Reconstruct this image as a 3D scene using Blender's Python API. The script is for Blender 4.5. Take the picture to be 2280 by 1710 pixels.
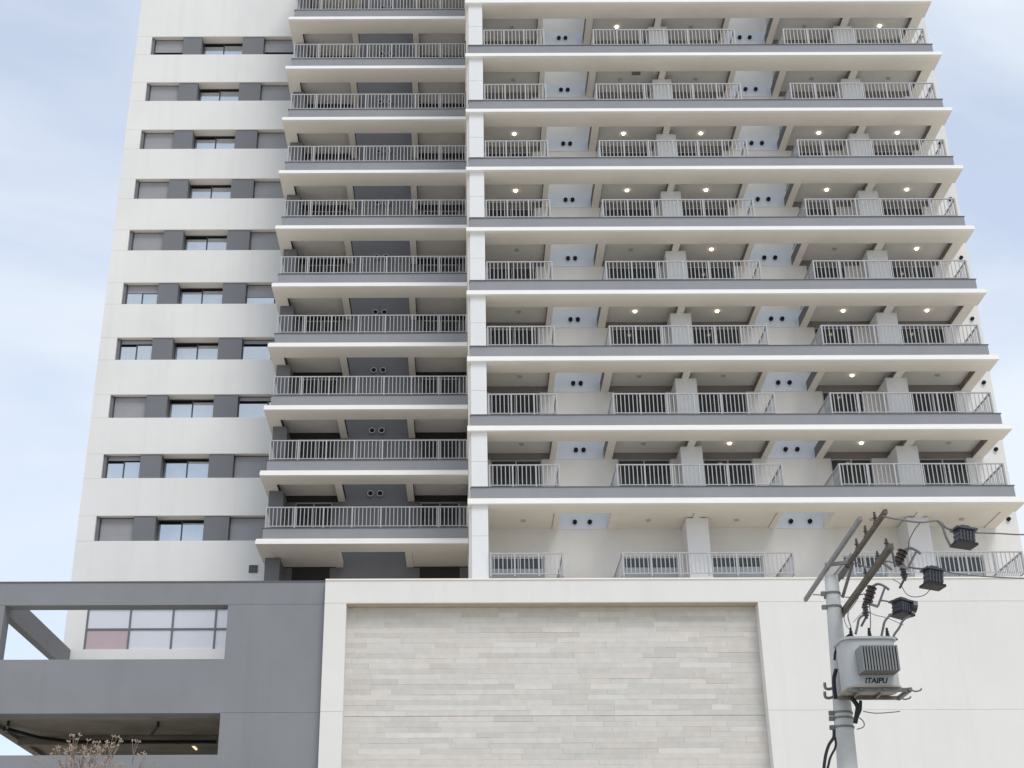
import bpy, math, random
from mathutils import Matrix, Vector

# ------------------------------------------------------------------ clean start
for o in list(bpy.data.objects):
    bpy.data.objects.remove(o)
sc = bpy.context.scene
col = sc.collection
RAD = math.radians
random.seed(7)

# ------------------------------------------------------------------ camera
F_PX, W_PX, H_PX = 3060.0, 2280.0, 1710.0
CX, CY = 1028.0, 855.0
PITCH, ROLL = RAD(25.155), RAD(-0.19)
CAM_Z = 1.6
ROT = Matrix.Rotation(math.pi / 2 + PITCH, 3, 'X') @ Matrix.Rotation(ROLL, 3, 'Z')
cam_d = bpy.data.cameras.new('camera')
cam = bpy.data.objects.new('camera', cam_d)
col.objects.link(cam)
cam.location = (0, 0, CAM_Z)
cam.rotation_euler = ROT.to_euler()
cam_d.sensor_fit = 'HORIZONTAL'
cam_d.sensor_width = 36.0
cam_d.lens = F_PX / W_PX * 36.0
cam_d.shift_x = (W_PX / 2 - CX) / W_PX
cam_d.clip_end = 8000
sc.camera = cam

# ------------------------------------------------------------------ sky, sun, exposure
SUN_EL, SUN_AZ = RAD(50), RAD(156)          # azimuth from +Y (north) clockwise: behind and right of the camera
SUN_STRENGTH, SUN_ANGLE = 1.4, 24
SKY_STRENGTH = 0.15
world = bpy.data.worlds.new('World')
sc.world = world
world.use_nodes = True
nt = world.node_tree
for n in list(nt.nodes):
    nt.nodes.remove(n)
out = nt.nodes.new('ShaderNodeOutputWorld')
bg = nt.nodes.new('ShaderNodeBackground')
sky = nt.nodes.new('ShaderNodeTexSky')
sky.sky_type = 'NISHITA'
sky.sun_disc = False
sky.sun_elevation = SUN_EL
sky.sun_rotation = SUN_AZ
sky.air_density = 1.0
sky.dust_density = 1.0
tc = nt.nodes.new('ShaderNodeTexCoord')
mp = nt.nodes.new('ShaderNodeMapping')
mp.inputs['Rotation'].default_value = (0.3, 0.5, 0.6)
mp.inputs['Scale'].default_value = (1.0, 2.2, 2.6)
nz = nt.nodes.new('ShaderNodeTexNoise')
nz.inputs['Scale'].default_value = 1.7
nz.inputs['Detail'].default_value = 7
nz.inputs['Roughness'].default_value = 0.52
nz.inputs['Distortion'].default_value = 0.35
rp = nt.nodes.new('ShaderNodeValToRGB')
rp.color_ramp.elements[0].position = 0.36
rp.color_ramp.elements[0].color = (0.58, 0.58, 0.58, 1)
rp.color_ramp.elements[1].position = 0.60
rp.color_ramp.elements[1].color = (0.98, 0.98, 0.98, 1)
mx = nt.nodes.new('ShaderNodeMixRGB')
mx.inputs['Color2'].default_value = (5.75, 6.2, 6.75, 1)
nt.links.new(tc.outputs['Generated'], mp.inputs['Vector'])
nt.links.new(mp.outputs['Vector'], nz.inputs['Vector'])
nt.links.new(nz.outputs['Fac'], rp.inputs['Fac'])
nt.links.new(rp.outputs['Color'], mx.inputs['Fac'])
tn = nt.nodes.new('ShaderNodeMixRGB')
tn.blend_type = 'MULTIPLY'
tn.inputs['Fac'].default_value = 1.0
tn.inputs['Color2'].default_value = (1.12, 1.27, 1.45, 1)
nt.links.new(sky.outputs['Color'], tn.inputs['Color1'])
nt.links.new(tn.outputs['Color'], mx.inputs['Color1'])
nt.links.new(mx.outputs['Color'], bg.inputs['Color'])
bg.inputs['Strength'].default_value = SKY_STRENGTH
nt.links.new(bg.outputs['Background'], out.inputs['Surface'])

sun_d = bpy.data.lights.new('sun', 'SUN')
sun_d.energy = SUN_STRENGTH
sun_d.angle = RAD(SUN_ANGLE)
sun_d.color = (1.0, 0.955, 0.885)
sun = bpy.data.objects.new('sun', sun_d)
col.objects.link(sun)
to_sun = Vector((math.sin(SUN_AZ) * math.cos(SUN_EL), math.cos(SUN_AZ) * math.cos(SUN_EL), math.sin(SUN_EL)))
sun.rotation_euler = to_sun.to_track_quat('Z', 'Y').to_euler()
sun.location = (30, -40, 80)

vs = sc.view_settings
vs.view_transform = 'Standard'
vs.look = 'None'
vs.exposure = 0.0
vs.gamma = 1.0
vs.use_curve_mapping = False

# ------------------------------------------------------------------ surveying helpers
def ray(px, py):
    return ROT @ Vector((px - CX, CY - py, -F_PX))

def at(px, py, Y):                       # the point seen at photo pixel (px, py) that lies Y metres away
    r = ray(px, py)
    return Vector((0, 0, CAM_Z)) + r * (Y / r.y)

def onz(px, py, Z):                      # the same, on the horizontal plane at height Z
    r = ray(px, py)
    return Vector((0, 0, CAM_Z)) + r * ((Z - CAM_Z) / r.z)

# ------------------------------------------------------------------ materials
def mat(name, c, rough=0.8, var=0.05, scale=0.6, bump=0.0, bscale=40, metal=0.0, spec=0.3, rand=0.0, tint=None, streak=0.0):
    m = bpy.data.materials.new(name)
    m.use_nodes = True
    t = m.node_tree
    b = t.nodes['Principled BSDF']
    b.inputs['Roughness'].default_value = rough
    b.inputs['Metallic'].default_value = metal
    b.inputs['Specular IOR Level'].default_value = spec
    g = t.nodes.new('ShaderNodeNewGeometry')
    n = t.nodes.new('ShaderNodeTexNoise')
    n.inputs['Scale'].default_value = scale
    n.inputs['Detail'].default_value = 6
    n.inputs['Roughness'].default_value = 0.6
    t.links.new(g.outputs['Position'], n.inputs['Vector'])
    r = t.nodes.new('ShaderNodeMapRange')
    r.inputs['From Min'].default_value = 0.3
    r.inputs['From Max'].default_value = 0.7
    r.inputs['To Min'].default_value = 1 - var
    r.inputs['To Max'].default_value = 1 + var * 0.6
    t.links.new(n.outputs['Fac'], r.inputs['Value'])
    fac = r.outputs['Result']
    if streak:                            # rain streaks running down the wall
        mpn = t.nodes.new('ShaderNodeMapping')
        mpn.inputs['Scale'].default_value = (2.6, 2.6, 0.12)
        t.links.new(g.outputs['Position'], mpn.inputs['Vector'])
        n2 = t.nodes.new('ShaderNodeTexNoise')
        n2.inputs['Scale'].default_value = 1.0
        n2.inputs['Detail'].default_value = 4
        t.links.new(mpn.outputs['Vector'], n2.inputs['Vector'])
        r2 = t.nodes.new('ShaderNodeMapRange')
        r2.inputs['From Min'].default_value = 0.5
        r2.inputs['From Max'].default_value = 0.8
        r2.inputs['To Min'].default_value = 1.0
        r2.inputs['To Max'].default_value = 1 - streak
        t.links.new(n2.outputs['Fac'], r2.inputs['Value'])
        mu = t.nodes.new('ShaderNodeMath')
        mu.operation = 'MULTIPLY'
        t.links.new(fac, mu.inputs[0])
        t.links.new(r2.outputs['Result'], mu.inputs[1])
        fac = mu.outputs['Value']
    base = None
    if rand:
        oi = t.nodes.new('ShaderNodeObjectInfo')
        ra = t.nodes.new('ShaderNodeMapRange')
        ra.inputs['To Min'].default_value = 1 - rand
        ra.inputs['To Max'].default_value = 1 + rand
        t.links.new(oi.outputs['Random'], ra.inputs['Value'])
        mu = t.nodes.new('ShaderNodeMath')
        mu.operation = 'MULTIPLY'
        t.links.new(fac, mu.inputs[0])
        t.links.new(ra.outputs['Result'], mu.inputs[1])
        fac = mu.outputs['Value']
        if tint:
            mm = t.nodes.new('ShaderNodeMath')
            mm.operation = 'MULTIPLY'
            mm.inputs[1].default_value = 7.31
            fr = t.nodes.new('ShaderNodeMath')
            fr.operation = 'FRACT'
            t.links.new(oi.outputs['Random'], mm.inputs[0])
            t.links.new(mm.outputs['Value'], fr.inputs[0])
            cm = t.nodes.new('ShaderNodeMixRGB')
            cm.inputs['Color1'].default_value = (*c, 1)
            cm.inputs['Color2'].default_value = (*tint, 1)
            t.links.new(fr.outputs['Value'], cm.inputs['Fac'])
            base = cm.outputs['Color']
    v = t.nodes.new('ShaderNodeVectorMath')
    v.operation = 'SCALE'
    if base is None:
        v.inputs[0].default_value = c
    else:
        t.links.new(base, v.inputs[0])
    t.links.new(fac, v.inputs['Scale'])
    t.links.new(v.outputs['Vector'], b.inputs['Base Color'])
    if bump:
        nb = t.nodes.new('ShaderNodeTexNoise')
        nb.inputs['Scale'].default_value = bscale
        nb.inputs['Detail'].default_value = 4
        t.links.new(g.outputs['Position'], nb.inputs['Vector'])
        bp = t.nodes.new('ShaderNodeBump')
        bp.inputs['Strength'].default_value = bump
        bp.inputs['Distance'].default_value = 0.01
        t.links.new(nb.outputs['Fac'], bp.inputs['Height'])
        t.links.new(bp.outputs['Normal'], b.inputs['Normal'])
    return m

def glow(name, c, s):
    m = bpy.data.materials.new(name)
    m.use_nodes = True
    b = m.node_tree.nodes['Principled BSDF']
    b.inputs['Base Color'].default_value = (*c, 1)
    b.inputs['Emission Color'].default_value = (*c, 1)
    b.inputs['Emission Strength'].default_value = s
    return m

M = dict(
    white=mat('white_render', (0.78, 0.77, 0.75), 0.85, 0.045, 0.35, 0.12, 60, streak=0.05),
    podium=mat('podium_render', (0.745, 0.73, 0.70), 0.85, 0.04, 0.3, 0.12, 60, streak=0.045),
    soffit=mat('soffit_paint', (0.87, 0.82, 0.745), 0.9, 0.06, 0.5, 0.1, 50),
    edge=mat('slab_edge_paint', (0.90, 0.89, 0.87), 0.8, 0.03, 0.8),
    grey=mat('grey_render', (0.235, 0.24, 0.255), 0.8, 0.07, 0.4, 0.12, 60, streak=0.06),
    fascia=mat('fascia_render', (0.285, 0.29, 0.31), 0.8, 0.06, 0.5, 0.1, 60, streak=0.05),
    ceiling=mat('balcony_ceiling', (0.80, 0.765, 0.72), 0.9, 0.05, 0.7),
    blackbox=mat('black_band', (0.035, 0.033, 0.032), 0.7, 0.05),
    tan=mat('tan_strip', (0.50, 0.42, 0.33), 0.7, 0.12, 2),
    coping=mat('coping_grey', (0.13, 0.135, 0.145), 0.6, 0.06),
    graphite=mat('graphite_render', (0.175, 0.177, 0.19), 0.8, 0.06, 0.5, 0.1),
    column=mat('column_paint', (0.755, 0.76, 0.765), 0.8, 0.04, 0.5, 0.1),
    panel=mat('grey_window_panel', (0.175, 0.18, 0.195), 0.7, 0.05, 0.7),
    shutter=mat('shutter_grey', (0.33, 0.33, 0.35), 0.55, 0.05, 1.5),
    alu=mat('dark_aluminium', (0.09, 0.09, 0.1), 0.45, 0.05, metal=0.5),
    frame=mat('light_aluminium', (0.55, 0.55, 0.56), 0.4, 0.05, metal=0.4),
    rail=mat('railing_grey', (0.43, 0.435, 0.45), 0.45, 0.05, 3),
    glass=mat('reflective_glass', (0.56, 0.60, 0.64), 0.06, 0.08, 0.8, metal=0.75, spec=0.6),
    door=mat('dark_door_glass', (0.055, 0.06, 0.06), 0.08, 0.2, 0.8, spec=0.5),
    curtain=mat('pale_curtain_glass', (0.42, 0.46, 0.50), 0.15, 0.1, 1.2, spec=0.5),
    pale=mat('pale_window_glass', (0.70, 0.71, 0.76), 0.2, 0.04, 0.6, spec=0.5),
    pink=mat('pink_window_glass', (0.52, 0.40, 0.42), 0.2, 0.06, 0.6, spec=0.5),
    lintel=mat('dark_band', (0.25, 0.23, 0.215), 0.7, 0.06),
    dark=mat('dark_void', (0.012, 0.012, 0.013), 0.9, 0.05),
    stone=mat('stone_strip', (0.61, 0.595, 0.555), 0.75, 0.07, 3.0, 0.3, 30, rand=0.09, tint=(0.605, 0.565, 0.525)),
    mortar=mat('stone_joint', (0.56, 0.55, 0.52), 0.9, 0.08),
    concrete=mat('raw_concrete', (0.34, 0.305, 0.255), 0.9, 0.25, 0.8, 0.3, 20),
    pole=mat('pole_concrete', (0.54, 0.54, 0.53), 0.9, 0.14, 3.0, 0.4, 40),
    steel=mat('galvanised_steel', (0.20, 0.20, 0.19), 0.55, 0.25, 6, metal=0.3),
    wood=mat('weathered_crossarm', (0.13, 0.115, 0.09), 0.8, 0.3, 6, 0.3, 40),
    woodg=mat('grey_crossarm', (0.27, 0.27, 0.27), 0.8, 0.2, 6, 0.3, 40),
    cable=mat('black_cable', (0.02, 0.02, 0.022), 0.5, 0.1),
    wire=mat('grey_wire', (0.16, 0.16, 0.16), 0.5, 0.1),
    tank=mat('transformer_paint', (0.48, 0.49, 0.49), 0.45, 0.08, 4, spec=0.5),
    fin=mat('radiator_paint', (0.24, 0.245, 0.245), 0.5, 0.12, 6),
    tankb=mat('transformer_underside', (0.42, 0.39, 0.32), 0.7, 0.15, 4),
    porc=mat('brown_porcelain', (0.055, 0.035, 0.03), 0.3, 0.15, 8, spec=0.6),
    boxm=mat('dark_polymer', (0.045, 0.047, 0.06), 0.4, 0.2, 10, spec=0.6),
    ink=mat('black_lettering', (0.02, 0.02, 0.03), 0.6, 0.05),
    lampoff=mat('lamp_plastic', (0.5, 0.49, 0.46), 0.5, 0.03),
    lampon=glow('lamp_lit', (1.0, 0.87, 0.62), 7.0),
    tube=glow('tube_lit', (1.0, 0.82, 0.5), 1.1),
    ring=mat('white_vent_ring', (0.55, 0.55, 0.56), 0.5, 0.04),
    asphalt=mat('pale_concrete_road', (0.30, 0.285, 0.26), 0.9, 0.2, 1.5, 0.5, 80),  # unseen road and ground tones are raised to bounce light upward
    paving=mat('concrete_paving', (0.66, 0.60, 0.515), 0.9, 0.12, 0.8, 0.4, 30),
    earth=mat('city_ground', (0.60, 0.54, 0.455), 0.95, 0.2, 0.05),
    paint=mat('road_paint', (0.75, 0.74, 0.70), 0.7, 0.1, 4),
    well=mat('well_panel_bluish', (0.74, 0.79, 0.86), 0.8, 0.04, 0.6),
    bark=mat('pale_bark', (0.27, 0.22, 0.18), 0.9, 0.25, 8, 0.4, 40),
    bud=mat('dry_bud', (0.40, 0.31, 0.25), 0.9, 0.25, 8),
)

# ------------------------------------------------------------------ object helpers
WORLD = {}
CACHE = {}

def link(o, parent, loc):
    col.objects.link(o)
    WORLD[o.name] = Vector(loc)
    if parent is not None:
        o.parent = parent
        o.location = Vector(loc) - WORLD[parent.name]
    else:
        o.location = loc
    return o

def tag(o, label=None, cat=None, group=None, kind=None):
    if label: o['label'] = label
    if cat: o['category'] = cat
    if group: o['group'] = group
    if kind: o['kind'] = kind
    return o

def empty(name, loc):
    o = bpy.data.objects.new(name, None)
    o.empty_display_size = 0.3
    return link(o, None, loc)

FACES = [(0, 3, 2, 1), (4, 5, 6, 7), (0, 1, 5, 4), (1, 2, 6, 5), (2, 3, 7, 6), (3, 0, 4, 7)]

def box(name, x0, x1, y0, y1, z0, z1, m, parent=None):
    dx, dy, dz = x1 - x0, y1 - y0, z1 - z0
    key = (round(dx, 4), round(dy, 4), round(dz, 4), m)
    me = CACHE.get(key)
    if me is None:
        a, b, c = dx / 2, dy / 2, dz / 2
        me = bpy.data.meshes.new(name)
        me.from_pydata([(-a, -b, -c), (a, -b, -c), (a, b, -c), (-a, b, -c), (-a, -b, c), (a, -b, c), (a, b, c), (-a, b, c)], [], FACES)
        me.materials.append(M[m])
        CACHE[key] = me
    o = bpy.data.objects.new(name, me)
    return link(o, parent, ((x0 + x1) / 2, (y0 + y1) / 2, (z0 + z1) / 2))

class MB:
    def __init__(s):
        s.v, s.f = [], []
    def box(s, x0, x1, y0, y1, z0, z1):
        n = len(s.v)
        s.v += [(x0, y0, z0), (x1, y0, z0), (x1, y1, z0), (x0, y1, z0), (x0, y0, z1), (x1, y0, z1), (x1, y1, z1), (x0, y1, z1)]
        s.f += [tuple(i + n for i in q) for q in FACES]
        return s
    def bar(s, p, q, w, h=None):          # square bar between two points
        h = h or w
        p, q = Vector(p), Vector(q)
        d = (q - p).normalized()
        up = Vector((0, 0, 1)) if abs(d.z) < 0.9 else Vector((0, 1, 0))
        a = d.cross(up).normalized() * (w / 2)
        b = a.cross(d).normalized() * (h / 2)
        n = len(s.v)
        for e in (p, q):
            for sa, sb in ((-1, -1), (1, -1), (1, 1), (-1, 1)):
                s.v.append(tuple(e + a * sa + b * sb))
        s.f += [(n, n + 1, n + 2, n + 3), (n + 7, n + 6, n + 5, n + 4)] + [(n + i, n + 4 + i, n + 4 + (i + 1) % 4, n + (i + 1) % 4) for i in range(4)]
        return s
    def tube(s, pts, rad, seg=8, cap=True):
        pts = [Vector(p) for p in pts]
        if not isinstance(rad, (list, tuple)):
            rad = [rad] * len(pts)
        base = len(s.v)
        ref = None
        for i, p in enumerate(pts):
            d = (pts[min(i + 1, len(pts) - 1)] - pts[max(i - 1, 0)]).normalized()
            if ref is None:
                ref = Vector((0, 0, 1)) if abs(d.z) < 0.9 else Vector((1, 0, 0))
            a = d.cross(ref)
            a = a.normalized() if a.length > 1e-6 else Vector((1, 0, 0))
            b = d.cross(a).normalized()
            ref = -b if False else a.cross(d).normalized()
            for k in range(seg):
                t = 2 * math.pi * k / seg
                s.v.append(tuple(p + (a * math.cos(t) + b * math.sin(t)) * rad[i]))
        for i in range(len(pts) - 1):
            for k in range(seg):
                k2 = (k + 1) % seg
                s.f.append((base + i * seg + k, base + i * seg + k2, base + (i + 1) * seg + k2, base + (i + 1) * seg + k))
        if cap:
            s.f.append(tuple(base + k for k in reversed(range(seg))))
            s.f.append(tuple(base + (len(pts) - 1) * seg + k for k in range(seg)))
        return s
    def build(s, name, m, parent=None, loc=None, smooth=False):
        if loc is None:
            xs = [p[0] for p in s.v]; ys = [p[1] for p in s.v]; zs = [p[2] for p in s.v]
            loc = Vector(((min(xs) + max(xs)) / 2, (min(ys) + max(ys)) / 2, min(zs)))
        loc = Vector(loc)
        me = bpy.data.meshes.new(name)
        me.from_pydata([tuple(Vector(p) - loc) for p in s.v], [], s.f)
        me.materials.append(M[m] if isinstance(m, str) else m)
        if smooth:
            for p in me.polygons:
                p.use_smooth = True
        me.update()
        return link(bpy.data.objects.new(name, me), parent, loc)

def share(o, name, loc, parent=None):     # a copy that shares mesh data
    c = bpy.data.objects.new(name, o.data)
    return link(c, parent, loc)

def curve_pts(p, n=6):                    # Catmull-Rom through control points
    p = [Vector(q) for q in p]
    p = [p[0] * 2 - p[1]] + p + [p[-1] * 2 - p[-2]]
    r = []
    for i in range(1, len(p) - 2):
        for k in range(n):
            t = k / n
            a, b, c, d = p[i - 1], p[i], p[i + 1], p[i + 2]
            r.append(0.5 * ((2 * b) + (c - a) * t + (2 * a - 5 * b + 4 * c - d) * t * t + (3 * b - a - 3 * c + d) * t ** 3))
    r.append(p[-2])
    return r

# ------------------------------------------------------------------ ground
def sheet(name, x0, x1, y0, y1, z, m):
    b = MB()
    b.v = [(x0, y0, z), (x1, y0, z), (x1, y1, z), (x0, y1, z)]
    b.f = [(0, 1, 2, 3)]
    return tag(b.build(name, m, None, ((x0 + x1) / 2, (y0 + y1) / 2, z)), kind='structure')

sheet('ground', -3000, 3000, -3000, 3000, -0.13, 'earth')
sheet('road', -400, 400, 3.0, 17.0, -0.12, 'asphalt')
tag(box('pavement', -400, 400, 17.14, 46.0, -0.3, 0.0, 'paving'), kind='structure')
tag(box('pavement', -400, 400, -14.0, 2.86, -0.3, 0.0, 'paving'), kind='structure')
tag(box('kerb', -400, 400, 17.0, 17.14, -0.3, 0.012, 'pole'), kind='structure')
tag(box('kerb', -400, 400, 2.86, 3.0, -0.3, 0.012, 'pole'), kind='structure')
lane = tag(sheet('road_marking', -60, -57, 9.94, 10.06, -0.116, 'paint'), kind='structure')
for i in range(1, 22):
    tag(share(lane, 'road_marking', (-58.5 + i * 6, 10, -0.116)), kind='structure')

# ================================================================== TOWER
PIT = 2.88
Z0 = CAM_Z + 17.30
zk = lambda k: Z0 + PIT * k
KTOP = 11                                  # roof slab
YR, YRS, YRB = 46.87, 47.95, 49.75         # right wing: slab edge, soffit strip end, back wall
YC, YCS, YCB = 51.34, 52.40, 54.40         # middle wing
YL = 56.08                                 # left wing facade
YEND = 68.0
ZP = CAM_Z + 14.30                         # podium roof level
tower = empty('apartment_tower', (4.0, 55.0, 0.0))
tag(tower, 'tall white and grey apartment tower with stacked balcony floors rising above the podium', 'building')

bxr = lambda px: at(px, 986, YRS).x
B1, B2, B3, B4 = (bxr(1230), bxr(1243)), (bxr(1355), bxr(1373)), (bxr(1715.6), bxr(1729)), (bxr(1841), bxr(1858))
T1, T2, B5 = (bxr(1535), bxr(1551)), (bxr(2022), bxr(2040)), (bxr(2202), bxr(2227))
XR0 = at(1040.5, 955, YR).x
XR1 = 20.43
XWR = 21.2
PIL = (at(1049.5, 1020, 47.02).x, at(1085.4, 1020, 47.02).x)
FASR = 20.17
bays = [(PIL[1], B1[0]), (B2[1], T1[0]), (T1[1], B3[0]), (B4[1], T2[0]), (T2[1], B5[0])]
ceil_spans = [(XR0, B1[0]), (B2[1], B3[0]), (B4[1], B5[0])]
dx_ = lambda a, b: (at(a, 1055, YRB).x, at(b, 1055, YRB).x)
doors = [dx_(1092, 1207), dx_(1377, 1495), dx_(1568, 1679), dx_(1853, 1946), dx_(2051, 2157)]
cols = [(at(1517.6, 1030, 48.5).x, at(1566, 1030, 48.5).x), (at(2000, 1030, 48.5).x, at(2048, 1030, 48.5).x)]

def railing(parent, x0, x1, y, z, left=None, right=None, h=0.90, pitch=0.155, npost=None):
    fr = MB()
    fr.box(x0, x1, y - 0.025, y + 0.025, z + h - 0.042, z + h)
    fr.box(x0, x1, y - 0.018, y + 0.018, z + 0.07, z + 0.105)
    for xe, ye in ((x0, left), (x1, right)):
        if ye:
            s = 1 if xe == x0 else -1
            fr.box(min(xe, xe + s * 0.05), max(xe, xe + s * 0.05), y + 0.03, ye, z + h - 0.052, z + h - 0.002)
            fr.box(min(xe, xe + s * 0.035), max(xe, xe + s * 0.035), y + 0.02, ye, z + 0.071, z + 0.104)
    r = fr.build('balcony_railing', 'rail', parent)
    n = npost or max(2, round((x1 - x0) / 1.08))
    xs = [x0 + 0.03 + (x1 - x0 - 0.06) * i / n for i in range(n + 1)]
    for x in xs:
        box('post', x - 0.027, x + 0.027, y - 0.032, y + 0.022, z, z + h - 0.043, 'rail', r)
    b = MB()
    m = max(1, round((x1 - x0) / pitch))
    for i in range(1, m):
        x = x0 + (x1 - x0) * i / m
        if min(abs(x - q) for q in xs) > 0.05:
            b.box(x - 0.015, x + 0.015, y - 0.012, y + 0.012, z + 0.106, z + h - 0.053)
    for xe, ye in ((x0, left), (x1, right)):
        if ye:
            s = 0.018 if xe == x0 else -0.018
            m2 = max(1, round((ye - y) / pitch))
            for i in range(1, m2):
                yy = y + (ye - y) * i / m2
                b.box(xe + s - 0.01, xe + s + 0.01, yy - 0.015, yy + 0.015, z + 0.106, z + h - 0.054)
    tag(b.build('baluster_infill', 'rail', r), kind='stuff')
    return r

def sliding_door(parent, x0, x1, y, z0, z1, pane_m='door', lower=None):
    f = MB()
    t = 0.05
    f.box(x0, x1, y - 0.05, y + 0.03, z1 - t, z1)
    f.box(x0, x1, y - 0.05, y + 0.03, z0, z0 + t)
    mid = (x0 + x1) / 2
    for a in (x0, mid - t / 2, x1 - t):
        f.box(a, a + t, y - 0.051, y + 0.029, z0 + t, z1 - t)
    d = f.build('balcony_door', 'frame', parent)
    for a, b_, yy in ((x0 + t, mid - t / 2, 0.0), (mid + t / 2, x1 - t, 0.012)):
        if lower:
            box('pane', a, b_, y - 0.012 + yy, y + yy, lower, z1 - t, pane_m, d)
            box('pane', a, b_, y - 0.012 + yy, y + yy, z0 + t, lower - 0.03, 'curtain', d)
        else:
            box('pane', a, b_, y - 0.012 + yy, y + yy, z0 + t, z1 - t, pane_m, d)
    return d

def vent(parent, x, y, z, r=0.085, ring=False):
    b = MB().tube([(x, y - 0.10, z), (x, y, z)], r, 14)
    v = b.build('vent_pipe', 'dark', parent, smooth=False)
    if ring:
        q = MB()
        for rr in (r,):
            ring_pts = [(x + math.cos(t) * (rr + 0.02), y - 0.10, z + math.sin(t) * (rr + 0.02)) for t in [2 * math.pi * i / 16 for i in range(17)]]
            q.tube(ring_pts, 0.018, 6, False)
        q.build('rim', 'ring', v)
    return v

# ---- right wing
box('core', XR0 + 0.25, XWR - 0.01, YRB + 0.25, YEND, ZP - 2, zk(KTOP) + 0.5, 'white', tower)
for k in range(-1, KTOP):
    fl = ZP + 0.02 if k < 0 else zk(k) + 0.35
    head = zk(k + 1) - 0.075
    dh = CAM_Z + 16.14 if k < 0 else head - 0.0
    # back wall: piers between the doors, lintel, up to the next floor
    x = XR0 + 0.25
    for a, b_ in doors:
        box('back_wall', x, a, YRB, YRB + 0.24, fl, dh, 'white', tower)
        x = b_
    box('back_wall', x, XWR, YRB, YRB + 0.24, fl, dh, 'white', tower)
    top = zk(k + 1) + 0.35
    if k < 0:
        box('lintel_wall', XR0 + 0.25, XWR, YRB, YRB + 0.24, dh, top, 'white', tower)
    else:
        for a, b_ in ((B1[0], B2[1]), (B3[0], B4[1]), (B5[0], XWR)):
            box('lintel_wall', a, b_, YRB, YRB + 0.24, dh, top, 'white', tower)
        for a, b_ in ((XR0 + 0.25, B1[0]), (B2[1], B3[0]), (B4[1], B5[0])):
            box('door_head', a, b_, YRB, YRB + 0.24, dh, top, 'lintel', tower)  # band above the doors, darker than the wall beside it
    for i, (a, b_) in enumerate(doors):
        if k < 0:
            sliding_door(tower, a, b_, YRB + 0.10, fl, dh, 'door', lower=fl + (1.42, 1.45, 1.47, 1.44, 1.25)[i])
        else:
            sliding_door(tower, a, b_, YRB + 0.10, fl, dh)
    for a, b_ in cols:
        box('column', a, b_, 48.5, YRB, fl, head if k >= 0 else head, 'column', tower)
    # pilaster at the left end
    pz0 = (ZP + 0.02) if k < 0 else zk(k) + 0.652
    pzm = zk(k) + 1.62
    box('pilaster', PIL[0], PIL[1], 47.02, 47.5, pz0, pzm, 'column', tower)
    box('pilaster', PIL[0], PIL[1], 47.02, 47.5, pzm + 0.016, head, 'column', tower)
    box('joint_backing', PIL[0] + 0.01, PIL[1] - 0.01, 47.035, 47.49, pzm, pzm + 0.016, 'column', tower)
    # railings
    rz = zk(k) + 0.655 if k >= 0 else ZP + 0.22
    ry = 47.17 if k >= 0 else 46.95
    rh = 0.90 if k >= 0 else 0.86
    ends = [(PIL[1] + 0.04, at(1247, 1055, 47.17).x), (at(1373, 1055, 47.17).x, at(1744, 1055, 47.17).x), (at(1869, 1055, 47.17).x, 19.98)]
    railing(tower, *ends[0], ry, rz, None, YRB, rh, npost=3)
    railing(tower, *ends[1], ry, rz, YRB, YRB, rh)
    railing(tower, *ends[2], ry, rz, YRB, YRB, rh)
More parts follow.
